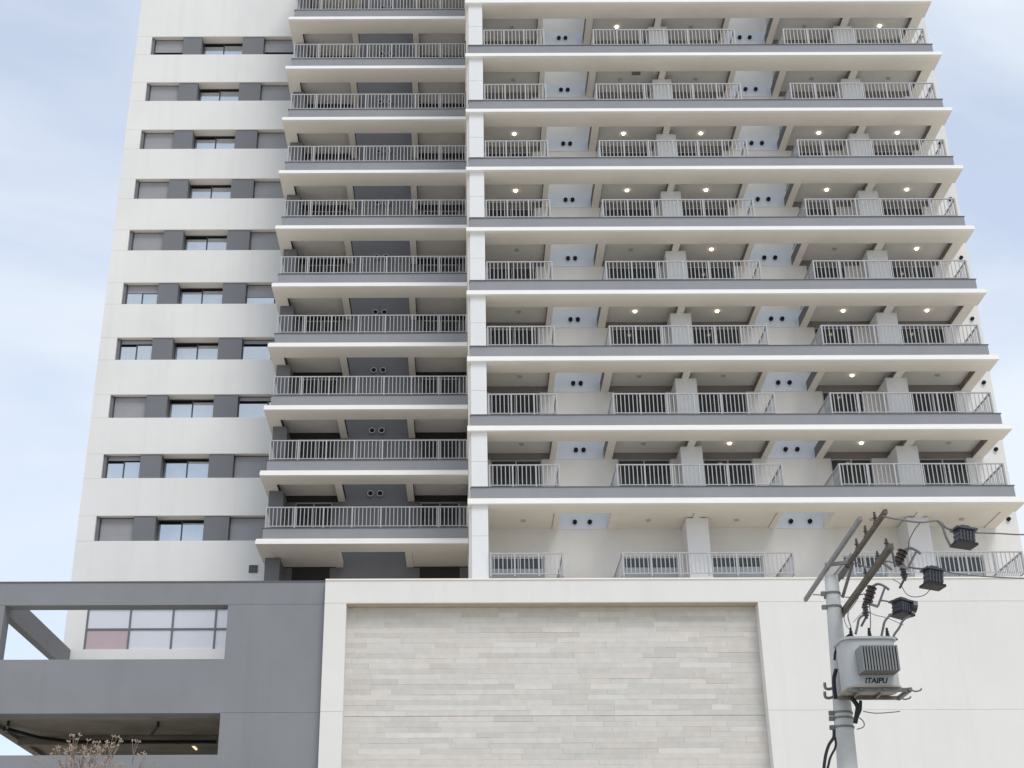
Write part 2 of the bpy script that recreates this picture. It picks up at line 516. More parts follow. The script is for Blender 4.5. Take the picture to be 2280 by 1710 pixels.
for k in range(0, KTOP + 1):
    z = zk(k)
    s = box('slab_edge', XR0, XR1, YR, YR + 0.16, z - 0.075, z + 0.075, 'edge', tower)
    box('balcony_soffit', XR0, XR1, YR + 0.161, YRS, z - 0.072, z + 0.19, 'soffit', tower)
    f = box('fascia', PIL[0] - 0.02, FASR, 47.08, 47.26, z + 0.191, z + 0.63, 'fascia', tower)
    box('fascia_base', PIL[0] - 0.02, FASR, 47.081, 47.26, z + 0.076, z + 0.1905, 'grey', tower) if False else None
    box('coping', PIL[0] - 0.04, FASR + 0.03, 47.05, 47.29, z + 0.631, z + 0.652, 'coping', tower)
    box('side_fascia', FASR - 0.18, FASR, 47.261, YRB, z + 0.191, z + 0.629, 'fascia', tower)
    for a, b_ in (B1, B2, B3, B4, B5):
        box('cross_beam', a, b_, YRS + 0.001, YRB, z - 0.073, z + 0.19, 'soffit', tower)
    for a, b_ in (T1, T2):
        box('cross_beam', a, b_, YRS + 0.001, 48.52, z - 0.073, z + 0.189, 'soffit', tower)
    for a, b_ in ceil_spans:
        box('floor_slab', a, b_, YRS + 0.001, YRB, z + 0.191, z + 0.348, 'ceiling', tower)
    if k:                                   # thin dark strips on the inner faces of the ceiling recesses
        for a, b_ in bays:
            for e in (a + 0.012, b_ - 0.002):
                box('recess_strip', e - 0.010, e, YRS + 0.003, YRB - 0.003, z - 0.055, z + 0.189, 'lintel', tower)
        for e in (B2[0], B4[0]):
            box('well_shade_strip', e - 0.012, e - 0.002, YRS + 0.003, YRB - 0.003, z - 0.055, z + 0.345, 'panel', tower)  # beam-side shade in the light well, put in as a dark strip
    if k == 0:                              # closed plaster ceiling under the lowest row
        for a, b_ in bays:
            box('plaster_ceiling', a + 0.02, b_ - 0.02, YRS + 0.002, YRB - 0.002, z - 0.03, z + 0.188, 'soffit', tower)
    for a, b_ in ((B1[1], B2[0]), (B3[1], B4[0])):     # kerbs either side of the light wells
        box('well_kerb', a - 0.10, a - 0.002, YRS + 0.01, YRB, z + 0.349, z + 0.45, 'white', tower)
        c = (at(1282, 1004, YRB).x, at(1299, 1004, YRB).x) if a == B1[1] else (at(1749, 1007, YRB).x, at(1775, 1007, YRB).x)
        if k == 0:
            c = (at(1279.7, 1165, YRB).x, at(1313, 1165, YRB).x) if a == B1[1] else (at(1761, 1170, YRB).x, at(1803, 1166, YRB).x)
        e_ = B2[0] if a == B1[1] else B4[0]
        box('well_panel', a + 0.01, e_ - 0.014, YRB - 0.02, YRB - 0.002, z - 0.07, z + 0.62, 'well', tower)  # bluish-white panel on the upper part of the well wall
        for xx in c:
            vent(tower, xx, YRB - 0.02, z + (0.29 if k else 0.20))
    vent(tower, 20.86, YRB, z + 0.27, 0.075)
hx = at(1418, 171, 48.3)
box('ceiling_hatch', hx.x - 0.18, hx.x + 0.18, 48.1, 48.5, zk(7) + 0.15, zk(7) + 0.188, 'lintel', tower)
# left flank and roof of the right wing
box('flank_wall', XR0 + 0.05, XR0 + 0.249, 47.30, YCB + 0.5, ZP - 1, zk(KTOP) - 0.08, 'soffit', tower)
box('roof_parapet', XR0, XWR, YRB, YRB + 0.2, zk(KTOP) + 0.36, zk(KTOP) + 1.6, 'white', tower)

# ---- middle wing
XC0 = at(578, 1053.6, YC).x
XC1 = XR0 + 0.04
cb = lambda px: at(px, 937, YCS).x
C0, C1, C2 = (XC0, cb(623.7)), (cb(750), cb(766)), (cb(906), cb(921))
CF = at(592.5, 1060, 51.5).x
CC = (at(607, 965, 53.1).x, at(638.7, 965, 53.1).x)
XLW = CC[1]                                 # right end of the left wing, behind the grey column
box('core', CC[0] + 0.02, XC1, YCB + 0.26, YEND, ZP - 2, zk(KTOP) + 0.5, 'graphite', tower)
for k in range(-1, KTOP):
    fl = ZP - 1.2 if k < 0 else zk(k) + 0.35
    head = zk(k + 1) - 0.075
    dl = (C0[1] + 0.55, C1[0] - 0.25)
    dr = (C2[1] + 0.25, XC1 - 0.35)
    x = CC[0]
    for a, b_ in (dl, dr):
        box('back_wall', x, a, YCB, YCB + 0.25, fl, head - 0.02, 'graphite', tower)
        if k < 0:
            box('dark_shutter', a, b_, YCB + 0.02, YCB + 0.1, fl, head - 0.02, 'blackbox', tower)
        else:
            sliding_door(tower, a, b_, YCB + 0.1, fl, head - 0.02)
        x = b_
    box('back_wall', x, XC1, YCB, YCB + 0.25, fl, head - 0.02, 'graphite', tower)
    box('lintel_wall', C1[0], C2[1], YCB, YCB + 0.25, head - 0.02, zk(k + 1) + 0.35, 'graphite', tower)
    for a, b_ in ((CC[0], C1[0]), (C2[1], XC1)):
        box('door_head', a, b_, YCB, YCB + 0.25, head - 0.02, zk(k + 1) + 0.35, 'blackbox', tower)  # black band above the doors
    box('column', CC[0], CC[1], 53.1, YCB, fl, head, 'graphite', tower)
    if k >= 0:
        railing(tower, CF + 0.05, XC1 - 0.02, 51.62, zk(k) + 0.655, 53.1, None, 0.90)
for k in range(0, KTOP + 1):
    z = zk(k)
    box('slab_edge', XC0, XC1, YC, YC + 0.16, z - 0.075, z + 0.075, 'edge', tower)
    box('balcony_soffit', XC0, XC1, YC + 0.161, YCS, z - 0.072, z + 0.19, 'soffit', tower)
    box('fascia', CF, XC1, 51.54, 51.72, z + 0.191, z + 0.63, 'fascia', tower)
    box('coping', CF - 0.03, XC1, 51.51, 51.75, z + 0.631, z + 0.652, 'coping', tower)
    box('side_fascia', CF, CF + 0.18, 51.721, YCB, z + 0.191, z + 0.629, 'fascia', tower)
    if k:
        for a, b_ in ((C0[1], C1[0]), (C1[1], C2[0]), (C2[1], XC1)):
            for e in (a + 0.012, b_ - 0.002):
                box('recess_strip', e - 0.010, e, YCS + 0.003, YCB - 0.003, z - 0.055, z + 0.189, 'blackbox', tower)  # thin black strips along the beam sides
    for a, b_ in (C0, C1, C2):
        box('cross_beam', a, b_, YCS + 0.001, YCB, z - 0.073, z + 0.19, 'soffit', tower)
    for a, b_ in ((C0[0], C1[0]), (C2[1], XC1)):
        box('floor_slab', a, b_, YCS + 0.001, YCB, z + 0.191, z + 0.348, 'ceiling', tower)
    if k == 0:
        for a, b_ in ((C0[1], C1[0]), (C2[1], XC1)):
            box('plaster_ceiling', a + 0.01, b_ - 0.01, YCS + 0.002, YCB - 0.002, z - 0.05, z + 0.188, 'soffit', tower)
    if k:
        for px in (829, 850):
            vent(tower, at(px, 956, YCB).x, YCB, z + 0.25, 0.10, True)

# ---- left wing
XL0 = at(314.7 - 0.1204 * 700, 700, YL).x
lw = lambda px: at(px, 1195, YL).x
SX0 = lw(209.5)
W1 = (lw(216), lw(294))
P1 = (lw(294), lw(342.5))
W2 = (lw(342.5), lw(451))
P2 = (lw(451), lw(507))
W3 = (lw(507), XLW)
box('core', XL0 + 0.03, CC[0], YL + 0.75, YEND, 4.0, zk(KTOP) + 2.0, 'white', tower)
sb, st = CAM_Z + 18.97, CAM_Z + 20.10       # sill and head of the lowest window row
J = 0.014
W_STATE = {0: 'coc', 1: 'ooc', 2: 'coo', 3: 'ooo', 4: 'hoH', 5: 'coc', 6: 'coc', 7: 'coc', 8: 'coc', 9: 'gog', 10: 'coc'}

def window(parent, x0, x1, z0, z1, state, deep):
    y = YL + (0.55 if deep else 0.27)
    t = 0.045
    f = MB()
    f.box(x0, x1, y, y + 0.08, z1 - t, z1).box(x0, x1, y, y + 0.08, z0, z0 + 0.03)
    f.box(x0, x0 + t, y + 0.001, y + 0.079, z0 + 0.03, z1 - t).box(x1 - t, x1, y + 0.001, y + 0.079, z0 + 0.03, z1 - t)
    w = f.build('window', 'alu', parent)
    h = z1 - z0
    mid = (x0 + x1) / 2
    sh = {'c': 1.0, 'o': 0.16, 'h': 0.36, 'H': 0.58, 'g': 0.72}[state] if not deep else 0.0
    if sh < 1 and state != 'g':
        for a, b_, yy, cut in ((x0 + t, mid - 0.012, 0.03, 0.30), (mid + 0.012, x1 - t, 0.045, 0.24)):
            box('pane', a, b_, y + yy, y + yy + 0.012, z0 + 0.03, z1 - (cut if not deep else cut - 0.12) * h, 'glass', w)
        box('mullion', mid - 0.03, mid + 0.03, y + 0.02, y + 0.029, z0 + 0.031, z1 - t - 0.001, 'alu', w)
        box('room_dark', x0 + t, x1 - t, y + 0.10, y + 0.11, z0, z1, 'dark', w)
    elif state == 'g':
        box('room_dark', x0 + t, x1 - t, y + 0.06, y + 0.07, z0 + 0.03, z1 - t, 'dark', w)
    if sh:
        zt = z1 - t
        zb = z0 + 0.03 if sh == 1 else zt - sh * (h - 0.08)
        s = MB()
        n = max(2, round((zt - zb) / 0.075))
        for i in range(n):
            a = zb + (zt - zb) * i / n
            b2 = zb + (zt - zb) * (i + 1) / n
            s.box(x0 + t + 0.002, x1 - t - 0.002, y - 0.004, y + 0.012, a + 0.006, b2)
            s.box(x0 + t + 0.002, x1 - t - 0.002, y + 0.002, y + 0.013, a, a + 0.006)
        s.build('roller_shutter', 'shutter', w)
    return w

for k in range(0, KTOP):
    z0, z1 = sb + PIT * k, st + PIT * k
    if k == 10:                              # blank top storey
        box('spandrel_panel', XL0, XLW, YL, YL + 0.74, st + PIT * 9 + J, zk(KTOP) + 2.2, 'white', tower)
        break
    lo = 4.0 if k == 0 else st + PIT * (k - 1) + J
    if k > 0:
        box('spandrel_panel', XL0, XLW, YL, YL + 0.74, lo, z0 - J, 'white', tower)
    box('corner_pier', XL0, SX0, YL, YL + 0.6, z0, z1, 'white', tower)
    box('joint_backing', XL0 + 0.02, XLW - 0.02, YL + 0.012, YL + 0.73, z0 - J, z0, 'white', tower)
    box('joint_backing', XL0 + 0.02, XLW - 0.02, YL + 0.012, YL + 0.73, z1, z1 + J, 'soffit', tower)
    box('reveal', SX0, W1[0], YL + 0.13, YL + 0.6, z0, z1, 'panel', tower)
    for a, b_ in (P1, P2):
        box('window_panel', a, b_, YL + 0.05, YL + 0.74, z0, z1, 'panel', tower)
    stt = W_STATE[k]
    window(tower, W1[0], W1[1], z0, z1, stt[0], False)
    window(tower, W2[0], W2[1], z0, z1, stt[1], True)
    window(tower, W3[0], W3[1] - 0.03, z0, z1, stt[2], False)
# base of the left wing: wall with the big pale window behind the grey portal
gx = [at(190, 1400, YL).x + 1.785 * i for i in range(6)]
gz = [CAM_Z + 14.27, CAM_Z + 15.13, CAM_Z + 15.99]
lo = sb - J
box('base_wall', XL0, gx[0], YL, YL + 0.6, 4.0, lo, 'white', tower)
box('base_wall', gx[0], XLW, YL, YL + 0.6, gz[2], lo, 'white', tower)
box('base_wall', gx[0], XLW, YL, YL + 0.6, 4.0, gz[0], 'white', tower)
fr = MB()
for x in gx:
    if x < XLW:
        fr.box(x, x + 0.075, YL + 0.03, YL + 0.14, gz[0], gz[2])
fr.box(gx[0] + 0.075, XLW, YL + 0.032, YL + 0.138, gz[1] - 0.035, gz[1] + 0.035)
bw = fr.build('lobby_window', 'panel', tower)
for i in range(5):
    a, b_ = gx[i] + 0.075, min(gx[i + 1], XLW)
    if b_ <= a: continue
    for j in range(2):
        box('pane', a, b_, YL + 0.07 + 0.004 * i, YL + 0.09 + 0.004 * i, gz[j] + (0.035 if j else 0), gz[j + 1] - (0 if j else 0.035), 'pink' if (i == 0 and j == 0) else 'pale', bw)
vx, vz = at(564, 1267, YL).x, at(564, 1267, YL).z
lv = box('louvre', vx - 0.19, vx + 0.19, YL - 0.03, YL - 0.002, vz - 0.17, vz + 0.17, 'panel', tower)
for i in range(4):
    box('slat', vx - 0.17, vx + 0.17, YL - 0.045, YL - 0.031, vz - 0.14 + i * 0.08, vz - 0.095 + i * 0.08, 'alu', lv)
for a, b_, y in ((XL0, CC[0], YL + 0.6), (CC[0], XC1, YCB), (XC1, XWR, YRB)):
    box('roof', a, b_, y + 0.2, YEND, zk(KTOP) + 0.5, zk(KTOP) + 0.9, 'concrete', tower)

# ================================================================== ceiling lamps of the right wing
LIT = {8: (1, 4), 7: (), 6: (0, 1, 2, 3, 4), 5: (0, 1, 2, 3, 4), 4: (2, 4), 3: (1, 2, 3, 4), 2: (3,), 1: (2, 3), 0: ()}
ORD = ['top', 'second', 'third', 'fourth', 'fifth', 'sixth', 'seventh', 'eighth', 'lowest']
BAY = ['leftmost', 'second', 'middle', 'fourth', 'rightmost']
lx = [at(p, 416 * 1.0307, 48.8).x for p in (1114 * 1.0307, 1355 * 1.0307, 1538 * 1.0307, 1783 * 1.0307, 1960 * 1.0307)]
lx[2] = at(1576 * 1.0307, 989, 48.8).x
lx[3] = at(1861 * 1.0307, 989, 48.8).x
proto = {}
for k in range(8, -1, -1):
    for i in range(5):
        lit = i in LIT[k]
        zc = zk(k) + (0.19 if k else -0.031)
        if lit not in proto:
            b = MB()
            b.tube([(0, 0, 0.0), (0, 0, -0.05)], 0.062 if lit else 0.09, 16)
            o = b.build('ceiling_lamp', 'lampon' if lit else 'lampoff', None, (0, 0, 0))
            proto[lit] = o.data
            bpy.data.objects.remove(o)
        o = bpy.data.objects.new('ceiling_lamp', proto[lit])
        link(o, None, (lx[i], 48.8, zc))
        row = ORD[8 - k]
        tag(o, '%s round ceiling lamp, %s balcony row%s, %s bay of right wing' % ('lit' if lit else 'unlit', row, '' if row in ('top', 'lowest') else ' from the top', BAY[i]), 'ceiling lamp', 'ceiling lamps of the balcony bays')

# ================================================================== PODIUM
YP = 46.50
pod = empty('podium', (2.0, 50.0, 0.0))
tag(pod, 'white podium below the tower with pale stone panel and grey portal frame', 'building')
PX0 = at(725, 1290, YP).x
PX1 = 32.0
PT = at(1200, 1291, YP).z
SXA, SXB = at(771, 1347, YP).x, at(1688, 1347, YP).x
SZT = at(1200, 1342, YP).z
SZB = 5.2
G1 = at(1900, 1340, YP).z                    # joint lines of the render
G2 = at(1900, 1581, YP).z
GJ = 0.016
W = lambda n, *a: box(n, *a, 'podium', pod)
W('top_band', PX0, PX1, YP, YP + 0.55, max(SZT, G1) + GJ, PT)
W('joint_backing', PX0 + 0.01, PX1, YP + 0.014, YP + 0.54, SZT, max(SZT, G1) + GJ) if G1 <= SZT else None
W('pier_panel', PX0, SXA, YP, YP + 0.55, G2 + GJ, SZT)
W('pier_panel', PX0, SXA, YP, YP + 0.55, 0.0, G2)
W('joint_backing', PX0 + 0.012, SXA, YP + 0.012, YP + 0.55, G2, G2 + GJ)
W('wall_panel', SXB, PX1, YP, YP + 0.55, G2 + GJ, SZT)
W('wall_panel', SXB, PX1, YP, YP + 0.55, 0.0, G2)
W('joint_backing', SXB, PX1, YP + 0.012, YP + 0.55, G2, G2 + GJ)
W('plinth', SXA, SXB, YP, YP + 0.55, 0.0, SZB)
box('coping', PX0, PX1, YP - 0.04, YP + 0.60, PT + 0.001, PT + 0.05, 'soffit', pod)
box('side_wall', PX0, PX0 + 0.3, YP + 0.551, YEND, 0.0, PT - 0.05, 'podium', pod)
box('terrace_slab', PX0 + 0.3, PX1, YP + 0.551, YEND, ZP - 0.3, ZP, 'paving', pod)
box('backing_wall', SXA - 0.2, SXB + 0.2, YP + 0.56, YP + 0.7, SZB - 0.1, SZT + 0.2, 'mortar', pod)
box('panel_reveal', SXA + 0.002, SXB - 0.002, YP + 0.004, YP + 0.50, SZT - 0.012, SZT - 0.001, 'tan', pod)  # tan strip under the top edge of the stone recess
# stone strips
YS = YP + 0.52
RH = 0.178
strips = []
z = SZT - 0.014
row = 0
while z - RH > SZB:
    x = SXA
    off = random.uniform(0.2, 1.6)
    first = True
    while x < SXB - 0.02:
        ln = round(random.choice((0.7, 0.9, 1.1, 1.3, 1.5, 1.8, 2.1, 2.4)), 2)
        if first:
            ln = round(off, 1)
            first = False
        e = min(x + ln, SXB)
        if SXB - e < 0.35:
            e = SXB
        strips.append((x, e, z - RH, z))
        x = e
    z -= RH + 0.002
    row += 1
    if abs(z - G2) < RH / 2:
        z -= 0.012
rest = MB()
for i, (a, b_, z0, z1) in enumerate(strips):
    d = random.choice((0.0, 0.002, 0.004, 0.006, 0.009))
    if i < 300:
        box('stone_strip', a + 0.002, b_ - 0.002, YS - d, YS + 0.038, z0, z1, 'stone', pod)
    else:
        rest.box(a + 0.002, b_ - 0.002, YS - d, YS + 0.038, z0, z1)
tag(rest.build('stone_strip_rows', 'stone', pod), kind='stuff')
# grey portal frame
YG = 46.80
GT = at(300, 1297, YG).z
GB1 = at(300, 1347, YG).z
GM1, GM0 = at(300, 1468, YG).z, at(300, 1588, YG).z
GL1 = at(300, 1681, YG).z
GXI, GXO = at(11.5, 1348, YG).x, at(508, 1347, YG).x
TH = 0.62
G = lambda n, *a: box(n, *a, 'grey', pod)
G('portal_band', -20.5, PX0 - 0.012, YG, YG + TH, GB1 + 0.012, GT)
G('portal_band', GXI, GXO, YG, YG + TH, GB1, GB1 + 0.012)
G('portal_pier', GXO, PX0 - 0.012, YG, YG + TH, GM0 + 0.012, GB1)
G('joint_backing', GXO, PX0 - 0.02, YG + 0.012, YG + TH - 0.01, GB1, GB1 + 0.012)
G('joint_backing', GXO, PX0 - 0.02, YG + 0.012, YG + TH - 0.01, GM0, GM0 + 0.012)
G('portal_pier', GXO, PX0 - 0.012, YG, YG + TH, 0.0, GM0)
G('portal_post', -20.5, GXI, YG, YG + TH, 0.0, GB1)
G('portal_band', GXI, GXO, YG, YG + TH, GM0, GM1)
G('portal_band', GXI, GXO, YG, YG + TH, 0.0, GL1)
box('portal_coping', -20.5, PX0 - 0.012, YG - 0.03, YG + TH + 0.03, GT + 0.001, GT + 0.04, 'coping', pod)
G('return_beam', -16.5, -16.2, YG + TH + 0.001, YL - 0.002, CAM_Z + 13.40, CAM_Z + 14.25)
# deck behind the portal, seen from below through the lower opening
DZ = GM0 + 0.02
box('deck_slab', -16.45, PX0, YG + TH + 0.002, YL - 0.003, DZ, DZ + 0.25, 'concrete', pod)
box('deck_edge_beam', -16.56, -16.25, YG + TH + 0.003, YL - 0.004, DZ - 0.12, DZ - 0.001, 'concrete', pod)
box('deck_cross_beam', -16.24, PX0, 50.9, 51.25, DZ - 0.30, DZ - 0.001, 'concrete', pod)
box('garage_back_wall', -16.2, PX0, YL + 0.61, YL + 0.8, 0.0, DZ, 'concrete', pod)
pp = MB()
zp = DZ - 0.16
pp.tube([(-16.0, 48.6, zp), (-15.2, 50.0, zp - 0.05), (-14.2, 50.8, zp - 0.06), (-9.0, 50.86, zp - 0.06)], 0.06, 8)
pp.build('ceiling_pipe', 'cable', pod)
for x, y, dx in ((-15.75, 48.1, 0.0), (-10.6, 48.3, 0.0)):
    q = MB().tube([(x, y, DZ), (x + dx, y, DZ - 0.14)], 0.05, 8)
    q.tube([(x, y, DZ - 0.14), (x - 0.55, y + 1.5, DZ - 0.16)], 0.05, 8)
    q.build('pipe_hanger', 'cable', pod)
a, b_ = at(421, 1652, 51.6), at(437, 1668, 52.6)
tl = MB().tube([a, b_], 0.045, 10).build('tube_lamp', 'tube')
tag(tl, 'lit yellowish tube lamp under the dark deck in lower portal opening', 'tube lamp')

# ================================================================== UTILITY POLE
YPOLE = 20.0
p_lo, p_hi = at(1887, 1710, YPOLE), at(1851, 1284, YPOLE)
dirp = (p_hi - p_lo) / (p_hi.z - p_lo.z)
base = p_lo + dirp * (0.0 - p_lo.z)
axis = lambda z: base + dirp * z
rad = lambda z: 0.100 + (p_hi.z - z) * 0.0155
pole = empty('utility_pole', base)
tag(pole, 'round grey concrete utility pole with crossarms in front of the podium', 'pole')
MB().tube([axis(z) for z in [p_hi.z * i / 10 for i in range(11)]], [rad(p_hi.z * i / 10) for i in range(11)], 20).build('shaft', 'pole', pole, base, True)
ztop = p_hi.z
def zat(py): return at(1860, py, YPOLE).z
for py in (1322, 1352, 1600, 1620, 1588):
    zz = zat(py)
    t = MB().tube([axis(zz - 0.014), axis(zz + 0.014)], rad(zz) + 0.012, 20)
    c = axis(zz)
    t.box(c.x - rad(zz) - 0.07, c.x - rad(zz), c.y - 0.03, c.y + 0.03, zz - 0.03, zz + 0.03)
    t.build('pole_band', 'steel', pole)
zA = at(1850, 1268, YPOLE).z
A0, A1 = onz(1793, 1336, zA), onz(1916, 1154, zA)
B0_, B1_ = onz(1838, 1330, zA), onz(1972, 1138, zA)
MB().bar(A0, A1, 0.05, 0.06).build('crossarm', 'woodg', pole)
MB().bar(B0_, B1_, 0.05, 0.06).build('crossarm', 'wood', pole)
zC = at(1876, 1360, YPOLE).z
C0_, C1_ = onz(1872, 1370, zC), onz(1984, 1216, zC)
MB().bar(C0_, C1_, 0.065, 0.075).build('crossarm', 'wood', pole)
br = MB().bar(at(1899, 1252, 19.6), at(1876, 1330, YPOLE), 0.035)
br.bar(at(1886, 1262, 19.8), at(1872, 1286, YPOLE), 0.06)
br.bar(at(1838, 1258, 19.9), at(1890, 1252, 19.7), 0.05)
br.build('arm_brace', 'steel', pole)
hk = MB()
for py in (1528, 1548):
    c = at(1862, py, YPOLE)
    hk.tube(curve_pts([c, at(1848, py + 6, YPOLE), at(1838, py + 4, YPOLE), at(1836, py - 8, YPOLE)]), 0.022, 6)
hk.build('step_hook', 'steel', pole)
for t in (0.16, 0.30, 0.44):
    ins = MB()
    q = B0_.lerp(B1_, 0.42 + t)
    for j in range(4):
        ins.tube([(q.x, q.y, q.z + 0.03 + j * 0.035), (q.x, q.y, q.z + 0.04 + j * 0.035)], 0.036 - (j % 2) * 0.013, 10)
    ins.tube([(q.x, q.y, q.z + 0.03), (q.x, q.y, q.z + 0.19)], 0.018, 8)
    ins.build('pin_insulator', 'porc', pole)

for t in (0.55, 0.78, 0.94):
    ins = MB()
    q = C0_.lerp(C1_, t)
    for j in range(4):
        ins.tube([(q.x, q.y, q.z + 0.04 + j * 0.03), (q.x, q.y, q.z + 0.05 + j * 0.03)], 0.034 - (j % 2) * 0.012, 10)
    ins.tube([(q.x, q.y, q.z + 0.035), (q.x, q.y, q.z + 0.17)], 0.016, 8)
    ins.build('pin_insulator', 'porc', pole)
MB().bar(onz(1984, 1216, zC), onz(1993, 1262, zC - 0.22), 0.03).build('strap_bracket', 'steel', pole)
MB().bar(onz(1962, 1250, zC), onz(1985, 1268, zC - 0.15), 0.03).build('strap_bracket', 'steel', pole)

# transformer
YT = 19.5
tr = empty('pole_transformer', at(1935, 1530, YT))
tag(tr, 'pale grey pole mounted transformer with ribbed radiator and dark lettering', 'transformer')
tx0, tx1 = at(1873, 1480, YT).x, at(1990, 1480, YT).x
tz0, tz1 = at(1935, 1527, YT - 0.25).z, at(1935, 1424, YT - 0.25).z
ty0, ty1 = YT - 0.28, YT + 0.30
def rounded(x0, x1, y0, y1, z0, z1, r, n=5):
    b = MB()
    ring = []
    for cx_, cy_, a0 in ((x1 - r, y1 - r, 0), (x0 + r, y1 - r, 90), (x0 + r, y0 + r, 180), (x1 - r, y0 + r, 270)):
        for i in range(n + 1):
            t = RAD(a0 + 90 * i / n)
            ring.append((cx_ + r * math.cos(t), cy_ + r * math.sin(t)))
    N = len(ring)
    b.v = [(x, y, z0) for x, y in ring] + [(x, y, z1) for x, y in ring]
    b.f = [(i, (i + 1) % N, N + (i + 1) % N, N + i) for i in range(N)] + [tuple(reversed(range(N))), tuple(range(N, 2 * N))]
    return b
rounded(tx0, tx1, ty0, ty1, tz0, tz1, 0.16).build('tank', 'tank', tr)
rounded(tx0 - 0.03, tx1 + 0.03, ty0 - 0.03, ty1 + 0.03, tz1 + 0.001, tz1 + 0.035, 0.17).build('lid', 'tank', tr)
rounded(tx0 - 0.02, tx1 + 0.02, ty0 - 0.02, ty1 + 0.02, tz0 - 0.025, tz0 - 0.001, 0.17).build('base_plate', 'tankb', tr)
fx0, fx1 = at(1921, 1460, ty0 - 0.30).x, at(1999, 1460, ty0 - 0.30).x
fz0, fz1 = at(1960, 1492, ty0 - 0.30).z, at(1960, 1436, ty0 - 0.30).z
rd = MB()
nf = 13
for i in range(nf):
    x = fx0 + (fx1 - fx0) * i / (nf - 1)
    rd.box(x - 0.011, x + 0.011, ty0 - 0.30, ty0 - 0.001, fz0, fz1)
rd.box(fx0 + 0.012, fx1 - 0.012, ty0 - 0.20, ty0 - 0.12, fz0 + 0.02, fz1 - 0.02)
rd.build('radiator', 'fin', tr)
for px in (1896, 1937, 1977):
    c = at(px, 1420, YT - 0.05)
    b = MB()
    for j in range(5):
        b.tube([(c.x, c.y, tz1 + 0.036 + j * 0.03), (c.x, c.y, tz1 + 0.05 + j * 0.03)], 0.042 - 0.004 * j, 12)
    b.tube([(c.x, c.y, tz1 + 0.036), (c.x, c.y, tz1 + 0.22)], 0.018, 8)
    b.build('bushing', 'cable', tr)
sp = MB()
e1 = at(2003, 1543, YT)
sp.bar((tx0 - 0.02, ty0 + 0.05, tz0 - 0.055), (tx1 + 0.12, ty0 + 0.05, tz0 - 0.055), 0.05)
sp.bar((tx0 - 0.02, ty1 - 0.02, tz0 - 0.055), (tx1 + 0.12, ty1 - 0.02, tz0 - 0.055), 0.05)
for fx_ in (0.28, 0.72):
    x = tx0 + (tx1 - tx0) * fx_
    sp.bar((x - 0.05, ty0 - 0.0, tz0 - 0.052), (x - 0.02, ty1 + 0.0, tz0 - 0.052), 0.035)
sp.bar((tx1 + 0.10, ty0 + 0.0, tz0 - 0.055), (tx1 + 0.10, ty1 + 0.03, tz0 - 0.055), 0.05)
for yy in (ty0 + 0.05, ty1 - 0.02):
    sp.tube(curve_pts([(tx1 + 0.12, yy, tz0 - 0.055), (tx1 + 0.18, yy, tz0 - 0.075), (tx1 + 0.25, yy, tz0 - 0.06), (tx1 + 0.27, yy, tz0 - 0.035)]), 0.012, 6)
sp.build('support_frame', 'steel', tr)
fc = bpy.data.curves.new('lettering', 'FONT')
fc.body = 'ITAIPU'
fc.size = 0.105
fc.shear = 0.25
fc.extrude = 0.002
fc.offset = 0.0025
fc.align_x = 'CENTER'
tmp = bpy.data.objects.new('lettering_curve', fc)
col.objects.link(tmp)
bpy.context.view_layer.update()
me = bpy.data.meshes.new_from_object(tmp)
bpy.data.objects.remove(tmp)
me.materials.clear()
me.materials.append(M['ink'])
lt = bpy.data.objects.new('lettering', me)
link(lt, tr, (at(1950, 1516, ty0).x, ty0 - 0.004, at(1950, 1521, ty0).z))
lt.rotation_euler = (math.pi / 2, 0, 0)

# fuse cutouts on the lower crossarm
def cutout(lo_px, hi_px, Y, label):
    p, q = at(*lo_px, Y), at(*hi_px, Y)
    root = empty('fuse_cutout', p)
    d = q - p
    b = MB()
    n = 8
    for j in range(n):
        u, v = p.lerp(q, (j + 0.15) / n), p.lerp(q, (j + 0.6) / n)
        b.tube([u, v], 0.075 if j % 2 else 0.058, 12)
    b.tube([p, q], 0.042, 10)
    b.build('insulator', 'porc', root, p)
    m_ = MB()
    out_ = Vector((0.17, -0.06, -0.02))
    m_.tube(curve_pts([q, q + out_ * 0.5 + Vector((0, 0, 0.04)), q + out_, q + out_ + Vector((0.05, 0, -0.05))]), 0.02, 6)
    m_.bar(p, p + out_ * 0.8 + Vector((0, 0, -0.05)), 0.035)
    m_.build('contact', 'steel', root)
    MB().tube([p + out_ * 0.8 + Vector((0, 0, -0.04)), q + out_], 0.016, 8).build('fuse_tube', 'wire', root)
    tag(root, label, 'fuse cutout', 'fuse cutouts beside the pole')
    return root
cutout((1997, 1258), (2011, 1226), 18.6, 'brown porcelain fuse cutout beside the front end of lower crossarm')
cutout((1931, 1343), (1942, 1306), 19.4, 'brown ribbed fuse cutout hanging right of the pole above transformer')
def arrester(px, py, Y, label):
    c = at(px, py, Y)
    b = MB()
    for j in range(5):
        b.tube([c + Vector((0, 0, -0.09 + j * 0.04)), c + Vector((0, 0, -0.07 + j * 0.04))], 0.052 if j % 2 else 0.04, 12)
    b.tube([c + Vector((0, 0, -0.13)), c + Vector((0.0, 0, 0.12))], 0.024, 8)
    b.bar(c + Vector((0, 0, -0.1)), c + Vector((-0.09, 0, -0.24)), 0.03)
    tag(b.build('surge_arrester', 'boxm'), label, 'surge arrester')
arrester(1927, 1358, 19.4, 'small black surge arrester between fuse cutout and transformer bushings')
arrester(2012, 1273, 18.8, 'tiny black surge arrester below the front fuse cutout')

